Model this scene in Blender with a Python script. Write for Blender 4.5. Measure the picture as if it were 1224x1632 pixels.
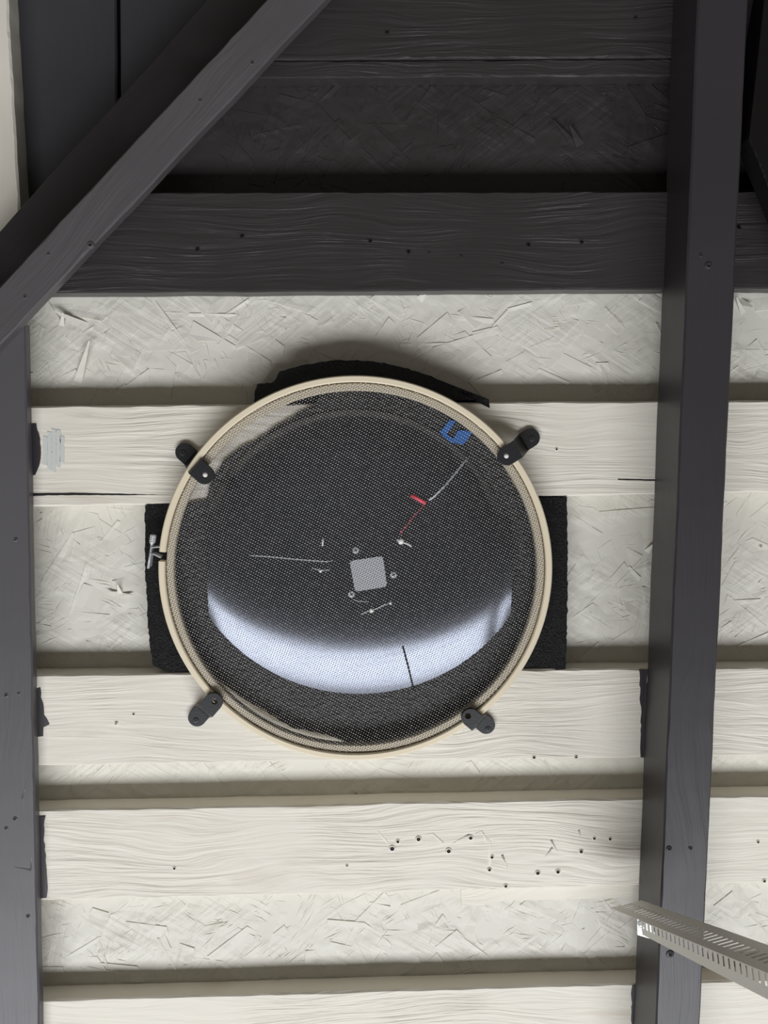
import bpy, bmesh, math, random
from mathutils import Vector, Matrix, noise
random.seed(7)
R = math.radians
sc = bpy.context.scene
for o in list(bpy.data.objects): bpy.data.objects.remove(o)

# ------------------------------------------------------------------ camera
FPX, CAM_D = 1500.0, 0.90
PITCH, YAW = 5.3, 1.5
cam_rot = Matrix.Rotation(R(-YAW), 3, 'Z') @ Matrix.Rotation(R(90 - PITCH), 3, 'X')
cam_pos = Vector((0, -CAM_D, 1.6))
cd = bpy.data.cameras.new('camera'); cam = bpy.data.objects.new('camera', cd)
sc.collection.objects.link(cam); sc.camera = cam
cam.location = cam_pos; cam.rotation_euler = cam_rot.to_euler()
cd.sensor_fit = 'VERTICAL'; cd.sensor_height = 32.0; cd.lens = 32.0 * FPX / 1632.0
cd.clip_start = 0.01

def P(px, py, y):
    """a point of the photograph that lies at depth y (0 = front of the boards, + = into the wall)"""
    d = cam_rot @ Vector(((px - 612) / FPX, (816 - py) / FPX, -1))
    t = (y - cam_pos.y) / d.y
    return cam_pos + d * t

# ------------------------------------------------------------------ light
sc.view_settings.view_transform = 'Standard'; sc.view_settings.look = 'None'
sc.view_settings.gamma = 1.0; sc.view_settings.use_curve_mapping = False
sc.view_settings.exposure = 0.0
w = bpy.data.worlds.new('world'); sc.world = w; w.use_nodes = True
bg = w.node_tree.nodes['Background']
bg.inputs[0].default_value = (1.0, 0.93, 0.82, 1); bg.inputs[1].default_value = 0.115
def area_light(name, elev, azim, dist, sx, sy, energy, colour):
    L = bpy.data.lights.new(name, 'AREA'); L.shape = 'RECTANGLE'
    L.size, L.size_y, L.energy, L.color = sx, sy, energy, colour
    o = bpy.data.objects.new(name, L); sc.collection.objects.link(o)
    tgt = P(590, 860, 0)
    d = Vector((math.sin(R(azim)) * math.cos(R(elev)), -math.cos(R(azim)) * math.cos(R(elev)), -math.sin(R(elev))))
    o.location = tgt + d * dist
    o.rotation_euler = d.to_track_quat('Z', 'Y').to_euler()
    return o
# the bright opening below, through which daylight falls on the boards
area_light('daylight_opening', 42, 0, 4.0, 5.0, 1.15, 10.9 * math.pi * 5.0 * 1.15, (0.93, 0.955, 1.0))

# ------------------------------------------------------------------ materials
def new_mat(name):
    m = bpy.data.materials.new(name); m.use_nodes = True
    nt = m.node_tree
    return m, nt, nt.nodes['Principled BSDF']
def N(nt, t, **kw):
    n = nt.nodes.new(t)
    for k, v in kw.items(): setattr(n, k, v)
    return n
def simple(name, col, rough=0.5, metal=0.0, spec=0.5, bump=None, ior=1.5):
    m, nt, b = new_mat(name)
    b.inputs['Base Color'].default_value = (*col, 1); b.inputs['Roughness'].default_value = rough
    b.inputs['Metallic'].default_value = metal; b.inputs['Specular IOR Level'].default_value = spec
    b.inputs['IOR'].default_value = ior
    tc = N(nt, 'ShaderNodeTexCoord')
    nz = N(nt, 'ShaderNodeTexNoise'); nz.inputs['Scale'].default_value = bump[0] if bump else 300
    nz.inputs['Detail'].default_value = 4
    nt.links.new(tc.outputs['Object'], nz.inputs['Vector'])
    bp = N(nt, 'ShaderNodeBump'); bp.inputs['Strength'].default_value = bump[1] if bump else 0.15
    bp.inputs['Distance'].default_value = bump[2] if bump else 0.0003
    nt.links.new(nz.outputs['Fac'], bp.inputs['Height']); nt.links.new(bp.outputs[0], b.inputs['Normal'])
    return m
def srgb(r, g, b):
    f = lambda c: ((c / 255 + 0.055) / 1.055) ** 2.4 if c > 10 else c / 255 / 12.92
    return (f(r), f(g), f(b))

def timber(name, col, col2, angle=0.0, rough=0.5, spec=0.4, relief=0.0009, fine=1.0, stain=None, stain_amt=0.0):
    """painted sawn timber: grain relief that runs along an angle (degrees, 0 = horizontal), slight colour wear"""
    m, nt, b = new_mat(name); L = nt.links.new
    tc = N(nt, 'ShaderNodeTexCoord'); oi = N(nt, 'ShaderNodeObjectInfo')
    cmb = N(nt, 'ShaderNodeCombineXYZ')
    mul = N(nt, 'ShaderNodeMath', operation='MULTIPLY'); mul.inputs[1].default_value = 37.0
    L(oi.outputs['Random'], mul.inputs[0])
    for k in range(3): L(mul.outputs[0], cmb.inputs[k])
    rot = N(nt, 'ShaderNodeVectorRotate', rotation_type='Y_AXIS'); rot.inputs['Angle'].default_value = R(angle)
    L(tc.outputs['Object'], rot.inputs['Vector'])
    add = N(nt, 'ShaderNodeVectorMath', operation='ADD')
    L(rot.outputs[0], add.inputs[0]); L(cmb.outputs[0], add.inputs[1])
    # slow warp of the rings
    mp0 = N(nt, 'ShaderNodeMapping'); mp0.inputs['Scale'].default_value = (4, 4, 14)
    L(add.outputs[0], mp0.inputs['Vector'])
    nz0 = N(nt, 'ShaderNodeTexNoise'); nz0.inputs['Scale'].default_value = 1.0; nz0.inputs['Detail'].default_value = 2
    L(mp0.outputs[0], nz0.inputs['Vector'])
    wsc = N(nt, 'ShaderNodeVectorMath', operation='MULTIPLY'); wsc.inputs[1].default_value = (0.0, 0.0, 0.065)
    L(nz0.outputs['Color'], wsc.inputs[0])
    add2 = N(nt, 'ShaderNodeVectorMath', operation='ADD'); L(add.outputs[0], add2.inputs[0]); L(wsc.outputs[0], add2.inputs[1])
    mp1 = N(nt, 'ShaderNodeMapping'); mp1.inputs['Scale'].default_value = (5, 10, 170)
    L(add2.outputs[0], mp1.inputs['Vector'])
    nz1 = N(nt, 'ShaderNodeTexNoise'); nz1.inputs['Scale'].default_value = 1.0; nz1.inputs['Detail'].default_value = 3
    nz1.inputs['Roughness'].default_value = 0.55
    L(mp1.outputs[0], nz1.inputs['Vector'])
    mp2 = N(nt, 'ShaderNodeMapping'); mp2.inputs['Scale'].default_value = (26, 60, 420)
    L(add2.outputs[0], mp2.inputs['Vector'])
    nz2 = N(nt, 'ShaderNodeTexNoise'); nz2.inputs['Scale'].default_value = 1.0; nz2.inputs['Detail'].default_value = 3
    L(mp2.outputs[0], nz2.inputs['Vector'])
    # where the grain is smooth under thick paint
    nz3 = N(nt, 'ShaderNodeTexNoise'); nz3.inputs['Scale'].default_value = 9.0; nz3.inputs['Detail'].default_value = 2
    L(add.outputs[0], nz3.inputs['Vector'])
    mr = N(nt, 'ShaderNodeMapRange'); mr.inputs['From Min'].default_value = 0.38; mr.inputs['From Max'].default_value = 0.62
    mr.inputs['To Min'].default_value = 0.25; mr.inputs['To Max'].default_value = 1.0
    L(nz3.outputs['Fac'], mr.inputs['Value'])
    s = N(nt, 'ShaderNodeMath', operation='MULTIPLY_ADD'); s.inputs[1].default_value = 0.32 * fine
    L(nz2.outputs['Fac'], s.inputs[0]); L(nz1.outputs['Fac'], s.inputs[2])
    pm = N(nt, 'ShaderNodeMath', operation='MULTIPLY'); L(s.outputs[0], pm.inputs[0]); L(mr.outputs[0], pm.inputs[1])
    bp = N(nt, 'ShaderNodeBump'); bp.inputs['Strength'].default_value = 1.0; bp.inputs['Distance'].default_value = relief
    L(pm.outputs[0], bp.inputs['Height']); L(bp.outputs[0], b.inputs['Normal'])
    mx = N(nt, 'ShaderNodeMix', data_type='RGBA')
    mx.inputs[6].default_value = (*col, 1); mx.inputs[7].default_value = (*col2, 1)
    L(nz3.outputs['Fac'], mx.inputs[0])
    out = mx.outputs[2]
    if stain:
        mp4 = N(nt, 'ShaderNodeMapping'); mp4.inputs['Scale'].default_value = (7, 7, 40)
        L(add.outputs[0], mp4.inputs['Vector'])
        nz4 = N(nt, 'ShaderNodeTexNoise'); nz4.inputs['Scale'].default_value = 1.0; nz4.inputs['Detail'].default_value = 5
        L(mp4.outputs[0], nz4.inputs['Vector'])
        mr4 = N(nt, 'ShaderNodeMapRange'); mr4.inputs['From Min'].default_value = 0.60; mr4.inputs['From Max'].default_value = 0.78
        mr4.inputs['To Max'].default_value = stain_amt
        L(nz4.outputs['Fac'], mr4.inputs['Value'])
        mx2 = N(nt, 'ShaderNodeMix', data_type='RGBA'); mx2.inputs[7].default_value = (*stain, 1)
        L(mr4.outputs[0], mx2.inputs[0]); L(out, mx2.inputs[6]); out = mx2.outputs[2]
    L(out, b.inputs['Base Color'])
    b.inputs['Roughness'].default_value = rough; b.inputs['Specular IOR Level'].default_value = spec
    return m

def strand_board(name, col, col2, rough, spec, relief=0.0012):
    """painted strand board: soft lumps plus short straight ridges in three directions"""
    m, nt, b = new_mat(name); L = nt.links.new
    tc = N(nt, 'ShaderNodeTexCoord')
    total = None
    for k, ang in enumerate((38, -31, 77)):
        rot = N(nt, 'ShaderNodeVectorRotate', rotation_type='Y_AXIS'); rot.inputs['Angle'].default_value = R(ang)
        L(tc.outputs['Object'], rot.inputs['Vector'])
        mp = N(nt, 'ShaderNodeMapping'); mp.inputs['Scale'].default_value = (14, 30, 210)
        mp.inputs['Location'].default_value = (k * 3.3, 0, k * 1.7)
        L(rot.outputs[0], mp.inputs['Vector'])
        nz = N(nt, 'ShaderNodeTexNoise'); nz.inputs['Scale'].default_value = 1.0; nz.inputs['Detail'].default_value = 3
        L(mp.outputs[0], nz.inputs['Vector'])
        nm = N(nt, 'ShaderNodeTexNoise'); nm.inputs['Scale'].default_value = 21.0
        mp2 = N(nt, 'ShaderNodeMapping'); mp2.inputs['Location'].default_value = (k * 5.1, k * 2.2, 0)
        L(tc.outputs['Object'], mp2.inputs['Vector']); L(mp2.outputs[0], nm.inputs['Vector'])
        mr = N(nt, 'ShaderNodeMapRange'); mr.inputs['From Min'].default_value = 0.5; mr.inputs['From Max'].default_value = 0.6
        L(nm.outputs['Fac'], mr.inputs['Value'])
        mu = N(nt, 'ShaderNodeMath', operation='MULTIPLY'); L(nz.outputs['Fac'], mu.inputs[0]); L(mr.outputs[0], mu.inputs[1])
        if total is None: total = mu.outputs[0]
        else:
            ad = N(nt, 'ShaderNodeMath', operation='ADD'); L(total, ad.inputs[0]); L(mu.outputs[0], ad.inputs[1]); total = ad.outputs[0]
    bp = N(nt, 'ShaderNodeBump'); bp.inputs['Strength'].default_value = 1.0; bp.inputs['Distance'].default_value = relief
    L(total, bp.inputs['Height']); L(bp.outputs[0], b.inputs['Normal'])
    nc = N(nt, 'ShaderNodeTexNoise'); nc.inputs['Scale'].default_value = 7.0; nc.inputs['Detail'].default_value = 4
    L(tc.outputs['Object'], nc.inputs['Vector'])
    mx = N(nt, 'ShaderNodeMix', data_type='RGBA'); mx.inputs[6].default_value = (*col, 1); mx.inputs[7].default_value = (*col2, 1)
    L(nc.outputs['Fac'], mx.inputs[0]); L(mx.outputs[2], b.inputs['Base Color'])
    b.inputs['Roughness'].default_value = rough; b.inputs['Specular IOR Level'].default_value = spec
    return m

CREAM, CREAM2 = (0.80, 0.76, 0.665), (0.73, 0.685, 0.595)
DARK, DARK2 = (0.031, 0.027, 0.027), (0.043, 0.038, 0.038)
M = {}
M['cream_plank'] = timber('cream_painted_plank', CREAM, CREAM2, 0, 0.5, 0.35, 0.0022, 1.3, (0.42, 0.27, 0.14), 0.35)
M['cream_board'] = strand_board('cream_painted_strand_board', (0.735, 0.71, 0.63), (0.675, 0.65, 0.57), 0.5, 0.35)
M['cream_post'] = timber('cream_painted_post', CREAM, CREAM2, 90, 0.5, 0.35, 0.0008)
M['dark_plank'] = timber('dark_painted_plank', DARK, DARK2, 0, 0.40, 0.36, 0.0018, 1.3)
M['dark_board'] = strand_board('dark_painted_strand_board', DARK, DARK2, 0.38, 0.36)
M['dark_post'] = timber('dark_painted_post', (0.029, 0.026, 0.028), (0.040, 0.036, 0.040), 90, 0.42, 0.5, 0.0006, 0.8)
M['dark_recess'] = timber('dark_painted_recess_board', (0.052, 0.052, 0.056), (0.066, 0.066, 0.071), 90, 0.5, 0.12, 0.0012)
M['dark_rafter'] = timber('dark_painted_rafter', DARK, DARK2, 47, 0.5, 0.15, 0.0008)
M['grey_post'] = timber('grey_painted_post', (0.082, 0.077, 0.083), (0.098, 0.093, 0.099), 90, 0.42, 0.5, 0.0006, 0.8)
M['brace'] = timber('dark_painted_brace', (0.078, 0.073, 0.075), (0.098, 0.092, 0.094), 47, 0.45, 0.5, 0.0016, 1.2)
M['brace_b_shaded'] = timber('shade_coloured_far_brace', (0.009, 0.008, 0.008), (0.013, 0.012, 0.012), -66, 0.5, 0.15, 0.0010)  # near-black colour stands in for the shade on the far brace
M['foam'] = simple('black_foam', (0.010, 0.010, 0.011), 0.33, 0, 0.8, (560, 1.0, 0.006))
M['gloss'] = simple('black_gloss_plastic', (0.012, 0.012, 0.013), 0.17, 0, 0.5, (12, 0.02, 0.0003), 2.3)
M['gloss'].node_tree.nodes['Principled BSDF'].inputs['Specular Tint'].default_value = (0.79, 0.845, 1.0, 1)
M['hoop'] = simple('pale_bamboo', (0.80, 0.70, 0.52), 0.5, 0, 0.35, (180, 0.2, 0.0004))
M['hoop_in'] = simple('pale_bamboo_inner', (0.70, 0.61, 0.46), 0.55, 0, 0.3, (180, 0.2, 0.0004))
M['thread'] = simple('dark_net_thread', (0.035, 0.034, 0.036), 0.5, 0, 0.4)
M['knot'] = simple('grey_net_knot', (0.52, 0.515, 0.51), 0.5, 0, 0.4)
M['clip'] = simple('black_clip_plastic', (0.014, 0.014, 0.016), 0.42, 0, 0.5, (500, 0.25, 0.0004))
M['screw_dark'] = simple('dark_screw_steel', (0.06, 0.06, 0.062), 0.4, 0.6)
M['black'] = simple('screw_recess_black', (0.004, 0.004, 0.004), 0.7)
M['white'] = simple('white_plastic', (0.82, 0.80, 0.76), 0.4)
M['steel'] = simple('bright_steel', (0.76, 0.78, 0.80), 0.30, 0.5)
M['zinc'] = simple('galvanised_steel', (0.70, 0.68, 0.63), 0.45, 0.2, 0.5, (90, 0.15, 0.0004))
M['sticker'] = simple('grey_white_sticker', (0.54, 0.55, 0.575), 0.5)
M['blue'] = simple('blue_masking_tape', (0.035, 0.16, 0.52), 0.6, 0, 0.3, (200, 0.4, 0.0006))
M['red'] = simple('red_wire_sleeve', (0.70, 0.10, 0.13), 0.5)
M['clear'] = simple('pale_wire', (0.50, 0.52, 0.54), 0.35)
M['smudge'] = simple('pale_blue_grey_smudge', (0.60, 0.615, 0.575), 0.5)

# ------------------------------------------------------------------ helpers
def link(name, bm, mats, parent=None, smooth=False):
    me = bpy.data.meshes.new(name)
    bmesh.ops.recalc_face_normals(bm, faces=bm.faces[:])
    bm.to_mesh(me); bm.free()
    for mt in (mats if isinstance(mats, (list, tuple)) else [mats]): me.materials.append(mt)
    if smooth:
        for p in me.polygons: p.use_smooth = True
    o = bpy.data.objects.new(name, me); sc.collection.objects.link(o)
    if parent:
        o.parent = parent; o.matrix_parent_inverse = Matrix.Translation(-parent.location)
    return o
def thing(name, label, cat, loc, group=None):
    o = bpy.data.objects.new(name, None); sc.collection.objects.link(o); o.location = loc
    o.empty_display_size = 0.02
    o['label'] = label; o['category'] = cat
    if group: o['group'] = group
    return o
def tag(o, label, cat, group=None):
    o['label'] = label; o['category'] = cat
    if group: o['group'] = group
    return o

def timber_bm(quad, yf, yb, seg=60, wob=0.0006, ch=0.0018, seed=0.0, yf2=None):
    """length of sawn timber: quad = 4 pixels of its front face (A0, A1 one long edge, B0, B1 the other)"""
    A0, A1, B0, B1 = [P(px, py, y) for (px, py), y in zip(quad, (yf, yf, yf if yf2 is None else yf2, yf if yf2 is None else yf2))]
    bm = bmesh.new(); rings = []
    for i in range(seg + 1):
        t = i / seg
        a, b = A0.lerp(A1, t), B0.lerp(B1, t)
        u = (b - a); W = u.length; u.normalize(); D = yb - yf
        na = noise.noise(Vector((seed, t * 14, 0))) * wob + noise.noise(Vector((seed, t * 60, 3))) * wob * 0.5
        nb = noise.noise(Vector((seed + 9, t * 14, 0))) * wob + noise.noise(Vector((seed, t * 60, 7))) * wob * 0.5
        nf = noise.noise(Vector((seed + 5, t * 5, 0))) * wob
        c2 = ch * (1 + 0.6 * noise.noise(Vector((seed, t * 40, 11))))
        prof = [(na + c2, nf), (na, nf + c2), (na, D - ch), (na + ch, D), (W + nb - ch, D), (W + nb, D - ch), (W + nb, nf + c2), (W + nb - c2, nf)]
        rings.append([bm.verts.new(a + u * p + Vector((0, q, 0))) for p, q in prof])
    for r0, r1 in zip(rings, rings[1:]):
        for k in range(8): bm.faces.new((r0[k], r0[(k + 1) % 8], r1[(k + 1) % 8], r1[k]))
    bm.faces.new(rings[0]); bm.faces.new(rings[-1][::-1])
    return bm
def slab_bm(pts_front, depth):
    """extrude a polygon of world points by depth along +y"""
    bm = bmesh.new()
    f = bm.faces.new([bm.verts.new(p) for p in pts_front])
    r = bmesh.ops.extrude_face_region(bm, geom=[f])
    bmesh.ops.translate(bm, vec=(0, depth, 0), verts=[v for v in r['geom'] if isinstance(v, bmesh.types.BMVert)])
    return bm
def tube_into(bm, pts, rad, n=8, radii=None, mat=0, cap=True):
    pts = [Vector(p) for p in pts]; rings = []
    for i, p in enumerate(pts):
        t = (pts[min(i + 1, len(pts) - 1)] - pts[max(i - 1, 0)]).normalized()
        a = t.cross(Vector((0, 1, 0)))
        if a.length < 1e-4: a = t.cross(Vector((1, 0, 0)))
        a.normalize(); b = t.cross(a); r = radii[i] if radii else rad
        rings.append([bm.verts.new(p + (a * math.cos(2 * math.pi * k / n) + b * math.sin(2 * math.pi * k / n)) * r) for k in range(n)])
    fs = []
    for r0, r1 in zip(rings, rings[1:]):
        for k in range(n): fs.append(bm.faces.new((r0[k], r0[(k + 1) % n], r1[(k + 1) % n], r1[k])))
    if cap: fs.append(bm.faces.new(rings[0][::-1])); fs.append(bm.faces.new(rings[-1]))
    for f in fs: f.material_index = mat
def tube(pts, rad, n=8, radii=None):
    bm = bmesh.new(); tube_into(bm, pts, rad, n, radii); return bm
def lathe_into(bm, c, axis, prof, n=20, mat=0):
    """prof: (radius, height along axis)"""
    axis = Vector(axis).normalized(); a = axis.orthogonal().normalized(); b = axis.cross(a); rings = []
    for r, h in prof:
        if r < 1e-7: rings.append([bm.verts.new(c + axis * h)])
        else: rings.append([bm.verts.new(c + axis * h + (a * math.cos(2 * math.pi * k / n) + b * math.sin(2 * math.pi * k / n)) * r) for k in range(n)])
    for r0, r1 in zip(rings, rings[1:]):
        for k in range(n):
            k2 = (k + 1) % n
            vs = [r0[k % len(r0)], r0[k2 % len(r0)], r1[k2 % len(r1)], r1[k % len(r1)]]
            u = []
            for v in vs:
                if v not in u: u.append(v)
            if len(u) > 2: bm.faces.new(u).material_index = mat
FRONT = Vector((0, -1, 0))

# ------------------------------------------------------------------ the roof deck seen as a wall
YO = 0.026                      # face of the strand board behind the planks
bm = slab_bm([P(x, y, YO + 0.02) for x, y in ((-620, 1170), (75, 450), (500, -40), (650, -260), (1520, -260), (1520, 1900), (-620, 1900))], 0.012)
wall = link('wall_back', bm, M['dark_board']); wall['kind'] = 'structure'
wall['label'] = 'wall of painted strand board crossed by horizontal planks'

bm = slab_bm([P(x, y, YO) for x, y in ((-600, 1150), (95, 424), (1500, 412), (1500, 1880), (-600, 1880))], 0.018)
link('strand_board', bm, M['cream_board'], wall)['label'] = 'cream painted strand board'
bm = slab_bm([P(x, y, YO) for x, y in ((95, 424), (520, -60), (560, -240), (1500, -240), (1500, 411))], 0.018)
link('strand_board', bm, M['dark_board'], wall)['label'] = 'dark painted strand board'

# planks: (left top, left bottom, right top, right bottom) pixel heights at x=-120 and x=1344, material, left x
def hx(x, y, x0, y0, x1, y1): return y0 + (y1 - y0) * (x - x0) / (x1 - x0)
planks = [
    # pairs of (x,y): top edge two points, bottom edge two points, left end top x / bottom x
    (((430, 0 - 60), (1065, 0 - 64)), ((430, 95), (1065, 91)), 540, 400, 'dark_plank'),
    (((430, 97), (1065, 93)), ((430, 124), (1065, 121)), 400, 370, 'dark_plank'),
    (((250, 306), (1050, 304)), ((100, 467), (1050, 461)), 190, 60, 'dark_plank'),
    (((60, 647), (1050, 639)), ((60, 808), (1040, 788)), -150, -150, 'cream_plank'),
    (((70, 1075), (1024, 1065)), ((70, 1220), (1018, 1207)), -150, -150, 'cream_plank'),
    (((70, 1291), (1018, 1272)), ((74, 1436), (1016, 1412)), -150, -150, 'cream_plank'),
    (((75, 1594), (1010, 1567)), ((75, 1735), (1010, 1702)), -150, -150, 'cream_plank'),
]
for i, (tp, bt, xl, xb, mt) in enumerate(planks):
    T = lambda x: hx(x, 0, tp[0][0], tp[0][1], tp[1][0], tp[1][1])
    B = lambda x: hx(x, 0, bt[0][0], bt[0][1], bt[1][0], bt[1][1])
    quad = ((xl, T(xl)), (1400, T(1400)), (xb, B(xb)), (1400, B(1400)))
    thick = (0.0, 0.003, -0.006, 0.0, 0.0, 0.0, 0.0)[i]
    link('plank', timber_bm(quad, thick, YO - 0.0005, 120, 0.0007, 0.0016, seed=i * 3.1), M[mt], wall)

# loose strand edges of the board, real slivers one by one along the bands between the planks
def strand_into(bm, c, ang, ln, wd, lift, base):
    d = Vector((math.cos(ang), 0, math.sin(ang))); n = Vector((-d.z, 0, d.x))
    k = [random.uniform(0.6, 1.15) for _ in range(4)]
    pt = lambda s, q, h: c + d * s * ln / 2 + n * q * wd / 2 + Vector((0, -h, 0))
    top = [pt(-k[0], -1, 0.0001), pt(k[1], -1, 0.0001), pt(k[2], 1, lift), pt(-k[3], 1, lift * random.uniform(0.4, 1))]
    bot = [pt(-k[0], -1.02, -base), pt(k[1], -1.02, -base), pt(k[2], 1.02, -base), pt(-k[3], 1.02, -base)]
    T = [bm.verts.new(v) for v in top]; Bt = [bm.verts.new(v) for v in bot]
    bm.faces.new(T)
    for q in range(4): bm.faces.new((T[q], T[(q + 1) % 4], Bt[(q + 1) % 4], Bt[q]))
def strand_band(y0, y1, n, bm, x0=40, x1=1260):
    for _ in range(n):
        px, py = random.uniform(x0, x1), random.uniform(y0, y1)
        py -= (px - 600) * 0.012
        ang = random.choice((R(38), R(-35), R(60), R(-60), R(15), R(-12))) + random.gauss(0, 0.22)
        ln = random.uniform(0.014, 0.060); wd = random.uniform(0.003, 0.014)
        strand_into(bm, P(px, py, YO), ang + (math.pi if random.random() < 0.5 else 0), ln, wd, random.choice((.0002, .0004, .0007, .0011)), 0.0008)
bm = bmesh.new()
for y0, y1, n in ((474, 628, 260), (800, 1052, 330), (1222, 1262, 30), (1432, 1560, 170)): strand_band(y0, y1, n, bm)
o = link('wood_strand', bm, M['cream_board'], wall); o['kind'] = 'stuff'; o['label'] = 'cream painted strand edges'
bm = bmesh.new()
strand_band(130, 290, 190, bm, 330, 1260)
o = link('wood_strand', bm, M['dark_board'], wall); o['kind'] = 'stuff'; o['label'] = 'dark painted strand edges'

# bundles of thin raised strand ridges
def ridge_band(y0, y1, n, bm, x0=40, x1=1260):
    for _ in range(n):
        px, py = random.uniform(x0, x1), random.uniform(y0, y1); py -= (px - 600) * 0.012
        c0 = P(px, py, YO + .0003); ang = random.choice((R(38), R(-35), R(62), R(-62), R(14), R(-14))) + random.gauss(0, 0.2)
        d = Vector((math.cos(ang), 0, math.sin(ang))); nn = Vector((-d.z, 0, d.x))
        for k in range(random.randint(1, 6)):
            c = c0 + nn * (k * random.uniform(.0018, .0045)) + d * random.gauss(0, .006)
            L_, w_, h = random.uniform(.004, .022), random.uniform(.0003, .0008), random.uniform(.0004, .0011)
            bend = nn * random.gauss(0, .0009)
            a, m, b = c - d * L_, c + bend, c + d * L_
            v = [bm.verts.new(q) for q in (a, m + nn * w_, m - nn * w_, m + Vector((0, -h, 0)), b)]
            for f in ((0, 1, 3), (0, 3, 2), (4, 3, 1), (4, 2, 3)): bm.faces.new([v[q] for q in f])
bm = bmesh.new()
for y0, y1, n in ((474, 628, 130), (805, 1052, 190), (1222, 1262, 16), (1432, 1560, 110)): ridge_band(y0, y1, n, bm)
o = link('strand_ridge', bm, M['cream_board'], wall); o['kind'] = 'stuff'; o['label'] = 'cream painted strand ridges'
bm = bmesh.new(); ridge_band(132, 285, 90, bm, 330, 1260)
o = link('strand_ridge', bm, M['dark_board'], wall); o['kind'] = 'stuff'; o['label'] = 'dark painted strand ridges'

# lifted splinters where nails came through
def splinter(tip, root, w, y, h, mt):
    a, b = P(*root, y), P(*tip, y)
    d = (b - a).normalized(); n = Vector((-d.z, 0, d.x))
    bm = bmesh.new()
    v = [bm.verts.new(q) for q in (a + n * w, a - n * w, b + Vector((0, -h, 0)) + n * w * 0.15, b + Vector((0, -h, 0)) - n * w * 0.15,
                                   a + n * w * 1.02 + Vector((0, 0.0015, 0)), a - n * w * 1.02 + Vector((0, 0.0015, 0)), b - Vector((0, h - 0.0016, 0)) + n * w * 0.1, b - Vector((0, h - 0.0016, 0)) - n * w * 0.1)]
    for f in ((0, 1, 3, 2), (4, 5, 7, 6), (0, 1, 5, 4), (2, 3, 7, 6), (0, 2, 6, 4), (1, 3, 7, 5)): bm.faces.new([v[k] for k in f])
    link('splinter', bm, M[mt], wall)
for tip, root, w, h, mt in (
    ((147, 545), (122, 615), .0045, .010, 'cream_board'), ((90, 497), (140, 521), .004, .008, 'cream_board'), ((104, 500), (98, 520), .003, .007, 'cream_board'),
    ((190, 930), (192, 948), .003, .007, 'cream_board'), ((172, 942), (196, 946), .002, .004, 'cream_board'), ((212, 947), (190, 947), .002, .004, 'cream_board'),
    ((1040, 865), (1030, 880), .003, .006, 'cream_board'), ((680, 466), (668, 478), .004, .006, 'cream_board'),
    ((1195, 490), (1178, 480), .004, .007, 'cream_board'), ((1170, 475), (1185, 500), .003, .006, 'cream_board'),
    ((905, 205), (925, 232), .0045, .009, 'dark_board'), ((880, 195), (915, 228), .003, .006, 'dark_board'), ((712, 135), (735, 132), .003, .005, 'dark_board')):
    splinter(tip, root, w, YO, h, mt)

# nail tips and holes in the planks
def nail_hole(px, py, y, mt, s=1.0):
    bm = bmesh.new(); c = P(px, py, y)
    lathe_into(bm, c, FRONT, [(0.0030 * s, -0.0008), (0.0024 * s, 0.0005 * s), (0.0015 * s, 0.0008 * s)], 10, 0)
    lathe_into(bm, c, FRONT, [(0.0015 * s, 0.0008 * s), (0.0009 * s, 0.0003), (0, 0.0002)], 10, 1)
    link('nail_hole', bm, [M[mt], M['black']], wall)
def nail_tip(px, py, y, mt, h=0.006):
    bm = bmesh.new(); c = P(px, py, y)
    lathe_into(bm, c, (random.uniform(-.2, .2), -1, random.uniform(-.5, -.2)), [(0.0024, -0.001), (0.0012, 0.0015), (0.0009, h * 0.7), (0, h)], 8)
    link('nail_tip', bm, M[mt], wall)
for px, py in ((386, 377), (590, 385), (651, 402), (842, 391), (927, 387), (315, 398), (1177, 363)): nail_tip(px, py, -0.006, 'dark_plank')
for px, py in ((684, 403), (735, 409), (800, 420), (515, 380)): nail_hole(px, py, -0.006, 'dark_plank', 0.6)
for px, py in ((1013, 30), (617, 53)): nail_tip(px, py, 0, 'dark_plank', 0.005)
for px, py in ((186, 1152), (1212, 870)): nail_tip(px, py, 0.0 if px < 900 else YO, 'cream_plank', 0.004)
for px, py, s in ((278, 1384, .8), (553, 1379, .8), (625, 1352, 1.4), (634, 1341, 1), (667, 1337, 1.3), (715, 1356, 1.3), (750, 1335, 1.2), (784, 1366, 1), (780, 1386, 1),
                  (806, 1412, 1), (857, 1391, 1.2), (889, 1389, 1.2), (926, 1357, 1.1), (947, 1336, .9), (972, 1337, .9), (851, 1207, .9), (918, 1206, .9), (213, 1138, .7), (887, 716, .7), (1208, 1342, .8), (1218, 1404, .9)):
    nail_hole(px, py, 0, 'cream_plank', s)
for path in (((578, 1305), (600, 1322), (618, 1342)), ((667, 1330), (690, 1328), (706, 1343)), ((716, 1348), (728, 1340), (748, 1330)), ((770, 1326), (782, 1342), (780, 1378)),
             ((858, 1384), (868, 1366), (880, 1350)), ((890, 1383), (890, 1360), (878, 1338)), ((926, 1350), (925, 1335), (922, 1322)), ((750, 1330), (768, 1324), (776, 1340)), ((806, 1405), (808, 1380), (800, 1362))):
    pts = [P(x, y, 0.0009) for x, y in path]
    link('paint_drip', tube(pts, 0.001, 6, [0.0007, 0.0011, 0.0017]), M['cream_plank'], wall, True)

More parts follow.
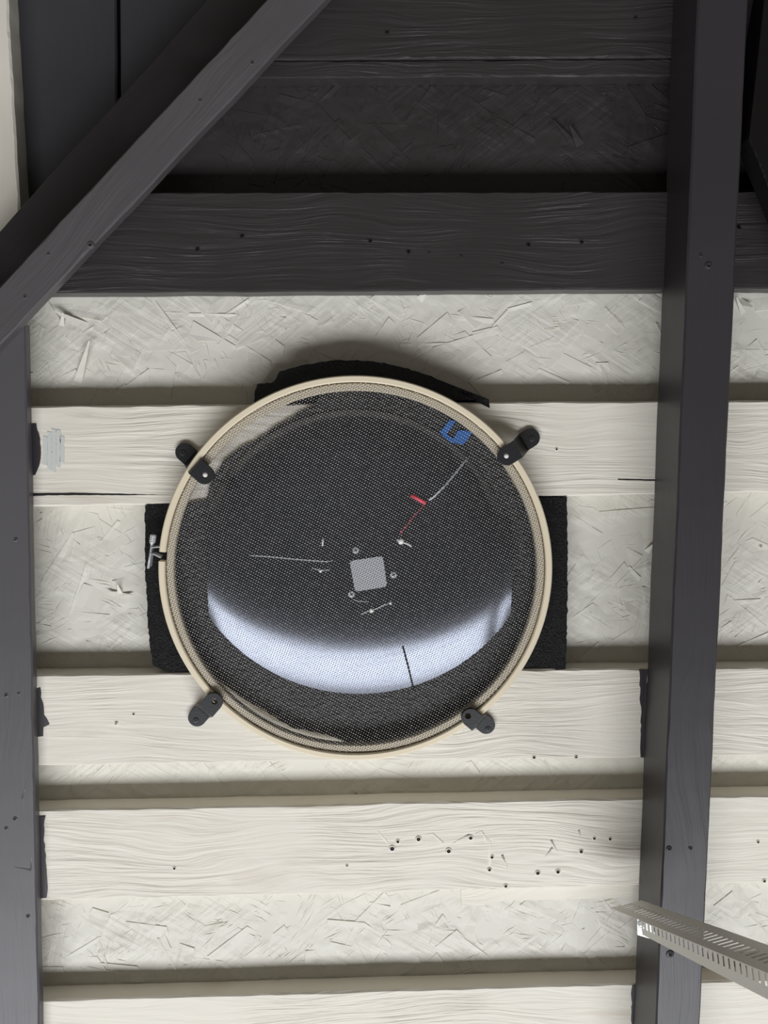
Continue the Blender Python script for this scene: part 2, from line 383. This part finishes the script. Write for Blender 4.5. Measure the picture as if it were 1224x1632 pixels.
def patch(name, outline, y, t, mt, parent, label=None, jag=0.0):
    pts = []
    for (x0, y0), (x1, y1) in zip(outline, outline[1:] + outline[:1]):
        n = max(1, int(math.hypot(x1 - x0, y1 - y0) / 7)) if jag else 1
        for k in range(n):
            t_ = k / n
            pts.append(P(x0 + (x1 - x0) * t_ + random.uniform(-jag, jag), y0 + (y1 - y0) * t_ + random.uniform(-jag, jag), y - t))
    o = link(name, slab_bm(pts, t + 0.0004), M[mt], parent)
    if label: o['label'] = label
    return o
patch('paint_smear', [(40, 674), (57, 676), (63, 700), (65, 722), (62, 742), (56, 757), (40, 760)], 0, .0008, 'dark_post', wall, 'dark paint smeared from the post', 1)
patch('paint_smear', [(50, 1098), (66, 1097), (68, 1130), (80, 1155), (70, 1160), (70, 1172), (50, 1178)], 0, .0008, 'dark_post', wall, 'dark paint smeared from the post', 2)
patch('paint_smear', [(55, 1300), (72, 1300), (70, 1340), (75, 1395), (74, 1432), (55, 1432)], 0, .0008, 'dark_post', wall, 'dark paint smeared from the post', 1.5)
patch('paint_smear', [(1019, 1068), (1032, 1068), (1030, 1208), (1020, 1206), (1022, 1150)], 0, .0008, 'dark_post', wall, 'dark paint smeared from the post', 1.2)
patch('paint_smear', [(1007, 1570), (1024, 1570), (1022, 1700), (1006, 1700)], 0, .0008, 'dark_post', wall, 'dark paint smeared from the post', 1.2)
for x, y0, y1 in ((72, 694, 742), (79, 687, 750), (86, 683, 753), (93, 684, 746), (99, 694, 738)):
    patch('paint_smudge', [(x - 3.6, y0), (x + 3.6, y0 + 2), (x + 3.4, y1), (x - 3.2, y1 - 2)], 0, .0002, 'smudge', wall, 'pale blue grey paint smudge', 0.7)
patch('crack', [(40, 786.5), (120, 785.5), (200, 787), (272, 788.5), (200, 789.5), (120, 789), (40, 790.5)], 0, .0002, 'black', wall, 'dark split along the plank', 0.3)
patch('crack', [(985, 763.5), (1050, 764.5), (1050, 766.5), (985, 765)], 0, .0002, 'black', wall, 'dark split along the plank', 0.2)
patch('paint_tape', [(735, 1418), (1012, 1409), (1008, 1430), (900, 1433), (810, 1436), (770, 1442), (735, 1444)], YO, .0012, 'cream_plank', wall, 'strip of paint film', 0.6)

# ------------------------------------------------------------------ recess at the upper left
YR = 0.150
bm = slab_bm([P(x, y, YR + 0.03) for x, y in ((-600, -300), (720, -300), (720, 560), (-600, 700))], 0.012)
wl = link('wall_left', bm, M['dark_board']); wl['kind'] = 'structure'; wl['label'] = 'dark recessed wall behind the diagonal brace'
link('plank', timber_bm(((10, -120), (14, 520), (184, -120), (190, 520)), YR, YR + .029, 40, .0006, .002, 4), M['dark_recess'], wl)
link('plank', timber_bm(((190, -120), (196, 520), (360, -120), (380, 520)), YR - .012, YR + .029, 40, .0006, .002, 6), M['dark_recess'], wl)
link('plank', timber_bm(((-90, -120), (-80, 520), (6, -120), (41, 500)), YR - .030, YR + .029, 60, .0015, .002, 8), M['cream_post'], wl)

# ------------------------------------------------------------------ posts and braces
def timber_thing(name, label, cat, quad, yf, yb, mt, seed, group=None, seg=80, wob=.0006, ch=.0016, yf2=None):
    o = link(name, timber_bm(quad, yf, yb, seg, wob, ch, seed, yf2), M[mt])
    return tag(o, label, cat, group)
lp = timber_thing('timber_post', 'dark grey upright post under the grey diagonal brace, left of the round hoop', 'post',
             ((-70, 592), (-40, 1800), (40, 517), (66, 1800)), -.014, -.0002, 'grey_post', 11)
rp = timber_thing('timber_post', 'tall dark square post standing in front of the planks right of the round hoop', 'post',
             ((1118, -140), (1038, 1800), (1199, -140), (1108, 1800)), -.068, -.0008, 'dark_post', 13)
br = timber_thing('diagonal_brace', 'dark grey diagonal timber brace crossing the upper left corner', 'brace',
             ((560, -146), (-420, 907), (651, -142), (-390, 964)), -.030, -.0145, 'brace', 17, wob=.0008)
rf = timber_thing('rafter', 'blackish diagonal rafter in shade behind the grey brace', 'rafter',
             ((470, -159), (-420, 838), (680, -146), (-240, 902)), .060, .142, 'dark_rafter', 19)
rb = timber_thing('diagonal_brace', 'diagonal brace coloured near black for shade, running down behind the tall square post', 'brace',
             ((1194, 220), (1330, 556), (1231, -120), (1480, 500)), -.060, -.0310, 'brace_b_shaded', 23, yf2=-.012)  # face tilted upward to stay dark, with its shade also in the colour
# little chips and nail dents on the posts
def post_dent(px, py, y, mt, parent, s=1.0):
    bm = bmesh.new(); c = P(px, py, y)
    lathe_into(bm, c, FRONT, [(0.0036 * s, -0.0008), (0.0026 * s, 0.0006 * s), (0.0015 * s, 0.0009 * s)], 10, 0)
    lathe_into(bm, c, FRONT, [(0.0015 * s, 0.0009 * s), (0, 0.0002)], 10, 1)
    link('nail_dent', bm, [M[mt], M['black']], parent)
for px, py, s in ((1129, 423, 1.2), (1117, 407, .7), (1068, 1520, 1.3), (1066, 1352, 1), (1100, 1352, .8)): post_dent(px, py, -.068, 'dark_post', rp, s)
for px, py, s in ((10, 1108, .8), (30, 1105, .6), (25, 860, .7), (24, 1305, .8), (10, 1320, .7), (45, 1460, .8)): post_dent(px, py, -.014, 'grey_post', lp, s)
for px, py, s in ((144, 390, 1.1), (319, 160, .7), (402, 100, .7), (77, 405, .6), (40, 473, .7)): post_dent(px, py, -.030, 'brace', br, s)
for path in (((47, 1240), (40, 1256), (36, 1272)), ((49, 1342), (50, 1365), (50, 1385)), ((0, 1386), (20, 1381), (50, 1386))):
    link('paint_drip', tube([P(x, y, -.0131) for x, y in path], .001, 6, [.0006, .0011, .0016]), M['grey_post'], lp, True)
for path in (((1085, 1353), (1100, 1352), (1118, 1350)), ((1085, 1252), (1092, 1258), (1099, 1262))):
    link('paint_drip', tube([P(x, y, -.0671) for x, y in path], .001, 6, [.0008, .0012, .0008]), M['dark_post'], rp, True)
bm = bmesh.new(); lathe_into(bm, P(1186, 229, -.004), FRONT, [(0.0052, -.004), (0.0055, .003), (.0045, .005), (0, .0056)], 12)
tag(link('bolt', bm, M['zinc'], None, True), 'pale bolt head in the dark gap beside the tall square post', 'bolt')

# ------------------------------------------------------------------ foam and backing
def ragged(outline, step=5, jag=1.0):
    pts = []
    for (x0, y0), (x1, y1) in zip(outline, outline[1:] + outline[:1]):
        n = max(1, int(math.hypot(x1 - x0, y1 - y0) / step))
        for k in range(n):
            t = k / n; pts.append((x0 + (x1 - x0) * t + random.uniform(-jag, jag), y0 + (y1 - y0) * t + random.uniform(-jag, jag)))
    return pts
fp = [P(x, y, -.0006) for x, y in ragged([(231, 805), (560, 797), (903, 792), (905, 860), (904, 1000), (901, 1066), (888, 1067), (870, 1063), (560, 1072), (285, 1070), (268, 1072), (243, 1060), (236, 1000), (231, 900)], 5, 1.0)]
o = link('foam_pad', slab_bm(fp, YO - .0008), M['foam']); tag(o, 'wide black foam pad set between the planks behind the hoop', 'foam')
arc = [(404, 640), (407, 622), (410, 612), (436, 609)]
for k in range(19):
    x = 446 + (780 - 446) * k / 18
    arc.append((x, 568 + 0.00145 * (x - 556) ** 2 * (1.0 if x < 556 else 1.05) + 6))
arc += [(779, 637)]
fp = [P(x, y, -.0010) for x, y in ragged(arc, 5, 1.0)]
o = link('foam_strip', slab_bm(fp, YO - .0008 + .001), M['foam']); tag(o, 'curved black foam piece above the top of the hoop', 'foam')
cx, cy = 566, 906
bpx = [(500, 646), (470, 664), (440, 680), (405, 704), (380, 716), (357, 735), (341, 758), (332, 780), (329, 798), (288, 804)]
bpx += [(cx + 298 * math.cos(R(a)), cy - 292 * math.sin(R(a))) for a in range(163, 210, 6)]
bpx += [(312, 1062), (337, 1074), (365, 1096), (392, 1116), (420, 1130), (445, 1148), (470, 1161), (500, 1166), (528, 1173)]
bpx += [(cx + 298 * math.cos(R(a)), cy - 288 * math.sin(R(a))) for a in range(272, 385, 6)]
bpx += [(842, 791), (826, 785), (815, 768), (800, 740), (786, 708)]
bpx += [(cx + 298 * math.cos(R(a)), cy - 284 * math.sin(R(a))) for a in range(46, 103, 6)]
fp = [P(x, y, -.0040) for x, y in ragged(bpx, 6, 1.1)]
o = link('backing_sheet', slab_bm(fp, .0030), simple('black_backing_sheet', (0.014, 0.012, 0.011), .45, 0, .5, (300, 1.0, .002)))
tag(o, 'round black backing sheet with ragged edges inside the hoop, behind the net', 'sheet')

# ------------------------------------------------------------------ glossy domed panel
PC = P(574, 824, -.0046); SPX = (P(674, 824, -.006) - P(574, 824, -.006)).length / 100
RR = 288 * SPX
def dome_h(dx, dz):
    # the lower edge rolls away along its arc, the middle is almost flat, the upper rim rounds off
    sag = RR - math.sqrt(max(0.0, RR * RR - dx * dx))
    d = max(0.0, dz + RR - 0.73 * sag); roll = 165 * SPX
    q = min(d, roll)
    h = math.tan(R(17.5)) * (q - q * q / (2 * roll))
    e = 252 * SPX - math.hypot(dx + 8 * SPX, dz + 81 * SPX)
    if dz > -60 * SPX:
        t = max(0.0, min(1.0, e / (75 * SPX))); t = t * (2 - t)
        k = min(1.0, (dz + 60 * SPX) / (90 * SPX)); h *= 1 - k * (1 - t)
    return h + 0.0004
def dome_pt(px, py, extra=0.0):
    """point on the panel seen at a pixel"""
    y = -.012
    for _ in range(5):
        p = P(px, py, y); y = -.0046 - dome_h(p.x - PC.x, p.z - PC.z)
    return P(px, py, y - extra)
bm = bmesh.new(); NX, NZ = 72, 64; grid = []
HW = 241 * SPX
top_c = (P(566, 905, -.006)).z; 
for i in range(NX + 1):
    x = -HW + 2 * HW * i / NX; col = []
    zb = -math.sqrt(max(0, RR * RR - x * x))
    zt = (top_c - PC.z) + math.sqrt(max(0, (252 * SPX) ** 2 - (x + 8 * SPX) ** 2))
    for j in range(NZ + 1):
        t = j / NZ; z = zb + (zt - zb) * t
        col.append(bm.verts.new((PC.x + x, -.0046 - dome_h(x, z), PC.z + z)))
    grid.append(col)
for i in range(NX):
    for j in range(NZ): bm.faces.new((grid[i][j], grid[i + 1][j], grid[i + 1][j + 1], grid[i][j + 1]))
be = [e for e in bm.edges if e.is_boundary]
r = bmesh.ops.extrude_edge_only(bm, edges=be)
for v in r['geom']:
    if isinstance(v, bmesh.types.BMVert): v.co.y = -.0038
panel = thing('domed_panel', 'glossy black domed panel reflecting a pale crescent, behind the net of the hoop', 'panel', PC)
o = link('dome', bm, M['gloss'], panel, True)
for e in o.data.edges: pass
o.data.set_sharp_from_angle(angle=R(40))
def on_panel_patch(name, corners, t, mt, label, rnd=0.0):
    pts = [dome_pt(x, y, t) for x, y in corners]
    return_o = link(name, slab_bm(pts, t + .0002), M[mt], panel); return_o['label'] = label
    return return_o
# sticker with rounded corners
sc4 = [(557, 894), (610, 886), (617, 935), (566, 943)]
stk = []
for k in range(4):
    p0, p1, p2 = Vector(sc4[k - 1]), Vector(sc4[k]), Vector(sc4[(k + 1) % 4])
    a, b = p1 + (p0 - p1).normalized() * 6, p1 + (p2 - p1).normalized() * 6
    for q in range(5):
        t = q / 4; stk.append(tuple(a.lerp(p1, t).lerp(p1.lerp(b, t), t)))
on_panel_patch('sticker', stk, .0009, 'sticker', 'pale grey square sticker with rounded corners')
def screw_head(name, c, rad, mt, parent, label=None, h=.0016):
    bm = bmesh.new()
    lathe_into(bm, c, FRONT, [(rad, -.001), (rad, h * .4), (rad * .8, h * .85), (0, h)], 18, 0)
    for a in (0.5, 0.5 + math.pi / 2):
        d = Vector((math.cos(a), 0, math.sin(a))); n = Vector((-d.z, 0, d.x)); l, w_ = rad * .55, rad * .13
        v = [bm.verts.new(c + d * s * l + n * q * w_ + Vector((0, -hh, 0))) for hh in (h * .5, h * 1.06) for s, q in ((-1, -1), (1, -1), (1, 1), (-1, 1))]
        for f in ((0, 1, 2, 3), (4, 5, 6, 7), (0, 1, 5, 4), (1, 2, 6, 5), (2, 3, 7, 6), (3, 0, 4, 7)): bm.faces.new([v[k] for k in f]).material_index = 1
    o = link(name, bm, [M[mt], M['black']], parent)
    if label: o['label'] = label
    return o
for px, py in ((567, 877), (627, 916), (560, 947)): screw_head('screw', dome_pt(px, py), .0033, 'steel', panel, 'pale round screw head beside the sticker')
def wire(path, rad, mt, label, name='wire'):
    o = link(name, tube([dome_pt(x, y, rad * 0.8) for x, y in path], rad, 6), M[mt], panel, True); o['label'] = label
wire([(398, 885), (430, 887), (470, 891), (522, 895), (530, 893)], .0007, 'clear', 'thin pale wire running toward the sticker')
wire([(748, 728), (738, 738), (725, 755), (708, 775), (690, 793), (683, 797)], .0011, 'clear', 'pale wire running up to the blue tape')
wire([(680, 800), (660, 822), (648, 838), (636, 852)], .0005, 'red', 'thin red wire')
wire([(655, 789), (668, 796), (678, 802)], .0019, 'red', 'red wire sleeve', 'wire_sleeve')
wire([(632, 860), (641, 864), (650, 867), (656, 871)], .0009, 'white', 'white wire end')
wire([(515, 858), (514, 870)], .0009, 'white', 'short white wire stub')
wire([(497, 905), (512, 909), (526, 908)], .0007, 'clear', 'pale wire stub')
wire([(562, 955), (572, 958), (588, 959)], .0005, 'clear', 'thin pale wire')
wire([(575, 979), (586, 974), (600, 970), (612, 964), (624, 961)], .0007, 'clear', 'twisted pale wire end')
wire([(642, 1030), (650, 1060), (656, 1085), (660, 1102)], .0009, 'black', 'thin black wire')
for px, py, rd in ((639, 863, .0030), (511, 910, .0016), (592, 973, .0024), (622, 961, .0015)):
    bm = bmesh.new(); lathe_into(bm, dome_pt(px, py), FRONT, [(rd, -.0005), (rd, .0008), (rd * .6, .0018), (0, .002)], 12)
    link('connector', bm, M['white'], panel, True)['label'] = 'small pale wire connector'
on_panel_patch('tape', [(719, 705), (730, 686), (741, 686), (752, 690), (745, 701), (738, 709), (730, 707)], .0010, 'blue', 'piece of blue masking tape')
on_panel_patch('tape', [(701, 689), (716, 670), (727, 671), (712, 692), (722, 699), (719, 706), (708, 697)], .0008, 'blue', 'piece of blue masking tape')

# ------------------------------------------------------------------ embroidery hoop
YH = -.0245
W_, E_, N_, S_ = P(252, 905, YH), P(880.5, 905, YH), P(568, 598, YH), P(568, 1212, YH)
HC = Vector(((W_.x + E_.x) / 2, 0, (N_.z + S_.z) / 2)); AX, AZ = (E_.x - W_.x) / 2, (N_.z - S_.z) / 2
hoop = thing('embroidery_hoop', 'large pale round wooden hoop with dark net stretched across, clipped to the planks', 'hoop', Vector((HC.x, -.004, HC.z)))
def ring_bm(off_out, off_in, yf, yb, gap=None, n=160, ch=.0010):
    bm = bmesh.new(); rings = []
    a0, a1 = (0, 2 * math.pi) if not gap else gap
    cnt = n if not gap else n + 1
    for k in range(cnt):
        a = a0 + (a1 - a0) * k / n; c, s = math.cos(a), math.sin(a)
        def pt(off, y): return Vector((HC.x + (AX - off) * c, y, HC.z + (AZ - off) * s))
        prof = [pt(off_out, yb), pt(off_out, yf + ch), pt(off_out + ch, yf), pt(off_in - ch, yf), pt(off_in, yf + ch), pt(off_in, yb)]
        rings.append([bm.verts.new(p) for p in prof])
    pairs = list(zip(rings, rings[1:])) + ([] if gap else [(rings[-1], rings[0])])
    for r0, r1 in pairs:
        for k in range(6): bm.faces.new((r0[k], r0[(k + 1) % 6], r1[(k + 1) % 6], r1[k]))
    if gap: bm.faces.new(rings[0]); bm.faces.new(rings[-1][::-1])
    return bm
gap = (math.pi - .056, math.pi - .106 + 2 * math.pi)     # the split of the outer ring at the clamp
o = link('outer_ring', ring_bm(0, .0062, YH, YH + .0115, gap), M['hoop'], hoop); o.data.set_sharp_from_angle(angle=R(25))
for p in o.data.polygons: p.use_smooth = True
o = link('inner_ring', ring_bm(.0070, .0140, YH + .0030, YH + .0120), M['hoop_in'], hoop); o.data.set_sharp_from_angle(angle=R(25))
for p in o.data.polygons: p.use_smooth = True
# the net: two sets of threads with a knot on every crossing
YN = YH + .0024
sp = (P(666, 905, YN) - P(566, 905, YN)).length / 100
va, vb = Vector((4.9, 2.35)) * sp, Vector((1.55, 4.35)) * sp
RXn, RZn = AX - .0068, AZ - .0068
bm = bmesh.new()
det = va.x * vb.y - va.y * vb.x
def inside(x, z): return (x / RXn) ** 2 + (z / RZn) ** 2 < 1
def netp(x, z):
    # gentle sideways drift of the weave, as in a hand-stretched net
    dx = noise.noise(Vector((x * 9, z * 9, 1))) * .0024; dz = noise.noise(Vector((x * 9, z * 9, 5))) * .0024
    return x + dx, z + dz
rngn = int(RXn / min(va.length, vb.length)) + 130
for fam, (u, v) in enumerate(((va, vb), (vb, va))):
    for i in range(-rngn, rngn + 1):
        c = v * i; run = []
        A = (u.x / RXn) ** 2 + (u.y / RZn) ** 2
        B = 2 * (c.x * u.x / RXn ** 2 + c.y * u.y / RZn ** 2); Cc = (c.x / RXn) ** 2 + (c.y / RZn) ** 2 - 1
        D = B * B - 4 * A * Cc
        if D <= 0: continue
        t0, t1 = (-B - math.sqrt(D)) / 2 / A, (-B + math.sqrt(D)) / 2 / A
        n = max(2, int((t1 - t0) / 8))
        pts = [netp(*(c + u * (t0 + (t1 - t0) * k / n))) for k in range(n + 1)]
        nrm = Vector((-u.y, u.x)).normalized(); hw = .00010
        prev = None
        for x, z in pts:
            q = [bm.verts.new((HC.x + x + nrm.x * s * hw, YN + dy, HC.z + z + nrm.y * s * hw)) for s, dy in ((-1, .0001), (0, -.0001), (1, .0001))]
            if prev:
                for k in range(3): bm.faces.new((prev[k], prev[(k + 1) % 3], q[(k + 1) % 3], q[k])).material_index = 0
            prev = q
kd = Vector((.86, .5)); kn = Vector((-.5, .86))
for i in range(-rngn, rngn + 1):
    for j in range(-rngn, rngn + 1):
        c = va * i + vb * j
        if not inside(c.x, c.y): continue
        x, z = netp(c.x, c.y); l = .00095 * random.uniform(.8, 1.2); w_ = .00050 * random.uniform(.8, 1.2)
        o3 = Vector((HC.x + x, YN, HC.z + z)); d3, n3 = Vector((kd.x, 0, kd.y)) * l, Vector((kn.x, 0, kn.y)) * w_
        v = [bm.verts.new(q) for q in (o3 + d3, o3 + n3, o3 - d3, o3 - n3, o3 + Vector((0, -.00045, 0)), o3 + Vector((0, .0004, 0)))]
        for k in range(4):
            bm.faces.new((v[k], v[(k + 1) % 4], v[4])).material_index = 1
            bm.faces.new((v[(k + 1) % 4], v[k], v[5])).material_index = 1
me = bpy.data.meshes.new('netting'); bm.to_mesh(me); bm.free(); me.materials.append(M['thread']); me.materials.append(M['knot'])
o = bpy.data.objects.new('netting', me); sc.collection.objects.link(o); o.parent = hoop; o.matrix_parent_inverse = Matrix.Translation(-hoop.location)
o['kind'] = 'stuff'; o['label'] = 'dark net of fine woven mesh'
# clamp: two bent ears and a screw with a knurled head
def strip(path, wd0, wd1, th, y):
    bm = bmesh.new(); rings = []
    pts = [P(px, py, y) for px, py in path]
    for i, p in enumerate(pts):
        t = (pts[min(i + 1, len(pts) - 1)] - pts[max(i - 1, 0)]).normalized(); n = Vector((-t.z, 0, t.x))
        rings.append([bm.verts.new(p + n * s * th + Vector((0, q, 0))) for s, q in ((-1, wd0), (1, wd0), (1, wd1), (-1, wd1))])
    for r0, r1 in zip(rings, rings[1:]):
        for k in range(4): bm.faces.new((r0[k], r0[(k + 1) % 4], r1[(k + 1) % 4], r1[k]))
    bm.faces.new(rings[0]); bm.faces.new(rings[-1][::-1])
    return bm
yc = YH + .0005
link('clamp_ear', strip([(264, 874), (258, 870), (255, 872), (241, 873), (240, 880)], 0, .012, .0005, yc), M['steel'], hoop)['label'] = 'bright steel clamp ear'
link('clamp_ear', strip([(256, 889), (252, 887), (246, 884), (240, 883), (237, 905)], 0, .012, .0005, yc), M['steel'], hoop)['label'] = 'bright steel clamp ear'
ys = YH + .006
cl = link('clamp_screw', tube([P(242, 866, ys), P(239.5, 885, ys), P(236, 906, ys)], .0011, 8), M['steel'], hoop, True)
bm = bmesh.new(); a, b = P(244.5, 852, ys), P(242.5, 869, ys); ax = (b - a); H = ax.length
lathe_into(bm, a, ax, [(0, 0), (.0026, .0002)] + [(.0031 if k % 2 else .0026, .0006 + (H - .003) * k / 8) for k in range(9)] + [(.0014, H), (0, H)], 12)
o = link('knurled_head', bm, M['steel'], hoop); o.parent = cl; o.matrix_parent_inverse = Matrix.Identity(4)
cl.matrix_parent_inverse = Matrix.Translation(-hoop.location)

# ------------------------------------------------------------------ clips
def clip(s_px, h_px, hole_px, screw_px, label, pin):
    """strip with two round ends: the screw end lies on the plank, the hole end steps up over the hoop"""
    TH, UP = .0042, YH - .0004
    a, b = P(*s_px, -.0045), P(*h_px, UP - TH)
    a.y = b.y = 0
    d = (b - a); Ln = d.length; d.normalize(); n = Vector((-d.z, 0, d.x)); rad = .0088
    hp = P(*hole_px, UP - TH); hu, hv = (Vector((hp.x, 0, hp.z)) - a).dot(d), (Vector((hp.x, 0, hp.z)) - a).dot(n)
    bm = bmesh.new(); loop = []
    for k in range(13): t = math.pi / 2 + math.pi * k / 12; loop.append((rad * math.cos(t), rad * math.sin(t)))
    for k in range(13): t = -math.pi / 2 + math.pi * k / 12; loop.append((Ln + rad * math.cos(t), rad * math.sin(t)))
    vs = [bm.verts.new((u, 0, v)) for u, v in loop]; es = [bm.edges.new((vs[k], vs[(k + 1) % len(vs)])) for k in range(len(vs))]
    hs = [bm.verts.new((hu + .0027 * math.cos(2 * math.pi * k / 16), 0, hv + .0027 * math.sin(2 * math.pi * k / 16))) for k in range(16)]
    es += [bm.edges.new((hs[k], hs[(k + 1) % 16])) for k in range(16)]
    bmesh.ops.triangle_fill(bm, use_beauty=True, edges=es)
    u0, u1 = Ln * .24, Ln * .62
    for uu in (u0, (u0 + u1) / 2, u1):
        bmesh.ops.bisect_plane(bm, geom=bm.verts[:] + bm.edges[:] + bm.faces[:], plane_co=(uu, 0, 0), plane_no=(1, 0, 0))
    r = bmesh.ops.extrude_face_region(bm, geom=bm.faces[:])
    top = set(v for v in r['geom'] if isinstance(v, bmesh.types.BMVert))
    for v in bm.verts:
        u, q = v.co.x, v.co.z; t = max(0, min(1, (u - u0) / (u1 - u0))); t = t * t * (3 - 2 * t)
        y = -.0003 + (UP + .0003) * t
        if v in top: y -= TH
        v.co = a + d * u + n * q + Vector((0, y, 0))
    g = thing('hoop_clip', label, 'clip', Vector((a.x, 0, a.z)), None)
    o = link('clip_body', bm, M['clip'], g)
    bv = o.modifiers.new('edge', 'BEVEL'); bv.width = .0007; bv.segments = 2; bv.limit_method = 'ANGLE'; bv.angle_limit = R(50)
    screw_head('screw', P(*screw_px, -.0003 - TH), .0029, 'screw_dark', g, 'dark screw head', .0009)
    if pin:
        c = P(*hole_px, UP - TH * .6); bm = bmesh.new()
        lathe_into(bm, c, FRONT, [(.0026, -TH * .35), (.0026, 0), (.0018, .0012), (0, .0015)], 14)
        link('pin', bm, M['white'], g, True)['label'] = 'white pin in the hole'
clip((294, 721), (326, 757), (327, 757), (291, 722), 'black clip with white pin on the upper edge of the hoop, above the clamp screw', True)
clip((846, 698), (808, 727), (807, 727), (848, 699), 'black clip with white pin on the upper edge of the hoop, beside the blue tape', True)
clip((314, 1144), (340, 1119), (342, 1118), (312, 1148), 'black clip with open hole on the lower edge of the hoop, below the clamp screw', False)
clip((775, 1156), (750, 1144), (746, 1141), (778, 1162), 'black clip with open hole on the lower edge of the hoop, toward the square post', False)

# ------------------------------------------------------------------ slotted steel angle
A3, B3 = P(1016, 1465, -.106), P(1224, 1551, -.330)
axis = (B3 - A3); LEN = axis.length; axis.normalize()
down = Vector((0, 0, -1)); down = (down - axis * down.dot(axis)).normalized()
back = Vector((0.97, .07, .20)); back = (back - axis * back.dot(axis)).normalized()
PIT = LEN / 27
def flange(dirv, w0, w1, i0, i1, slot, v0, v1, shear, louver=0.0):
    """sheet with a row of real slots; s along the fold, v (0..1) across, its width grows from w0 to w1"""
    bm = bmesh.new(); vx = {}
    def V(s, v):
        k = (round(s, 6), round(v, 6))
        if k not in vx:
            wd = w0 + (w1 - w0) * s / LEN
            vx[k] = bm.verts.new(A3 + axis * (s + shear * v * wd) + dirv * (v * wd))
        return vx[k]
    for i in range(i0, i1):
        c = [i * PIT, i * PIT + PIT * (.5 - slot / 2), i * PIT + PIT * (.5 + slot / 2), (i + 1) * PIT]
        r = [0, v0, v1, 1]
        for a in range(3):
            for b in range(3):
                if a == 1 and b == 1:
                    if louver:      # a bent tongue under the slot
                        l0, l1 = [bm.verts.new(V(c[1], r[q]).co + down * louver) for q in (1, 2)]
                        bm.faces.new([V(c[2], r[1]), V(c[2], r[2]), l1, l0])
                    continue
                bm.faces.new([V(c[a], r[b]), V(c[a + 1], r[b]), V(c[a + 1], r[b + 1]), V(c[a], r[b + 1])])
    return bm
ang = thing('slotted_steel_angle', 'galvanised slotted steel angle strip jutting out from the tall square post', 'metal bracket', A3)
for nm, bm in (('lower_flange', flange(down, .0112, .0165, 1, 31, .38, .06, .52, 0.0)), ('upper_flange', flange(back, .031, .031, -8, 31, .40, .28, .68, 0.0, .0022))):
    o = link(nm, bm, M['zinc'], ang)
    sm = o.modifiers.new('sheet', 'SOLIDIFY'); sm.thickness = .0003; sm.offset = 0
tabc = [(1016, 1462), (1040, 1474), (1046, 1499), (1016, 1490)]
o = link('fixing_tab', slab_bm([P(x, y, -.0700) for x, y in tabc], .0012), M['steel'], ang); o['label'] = 'bright bent fixing tab'
bm = bmesh.new(); lathe_into(bm, P(1022, 1474, -.0712), FRONT, [(.0030, -.001), (.0030, .001), (.0018, .002), (0, .0022)], 12)
link('screw', bm, M['steel'], ang, True)
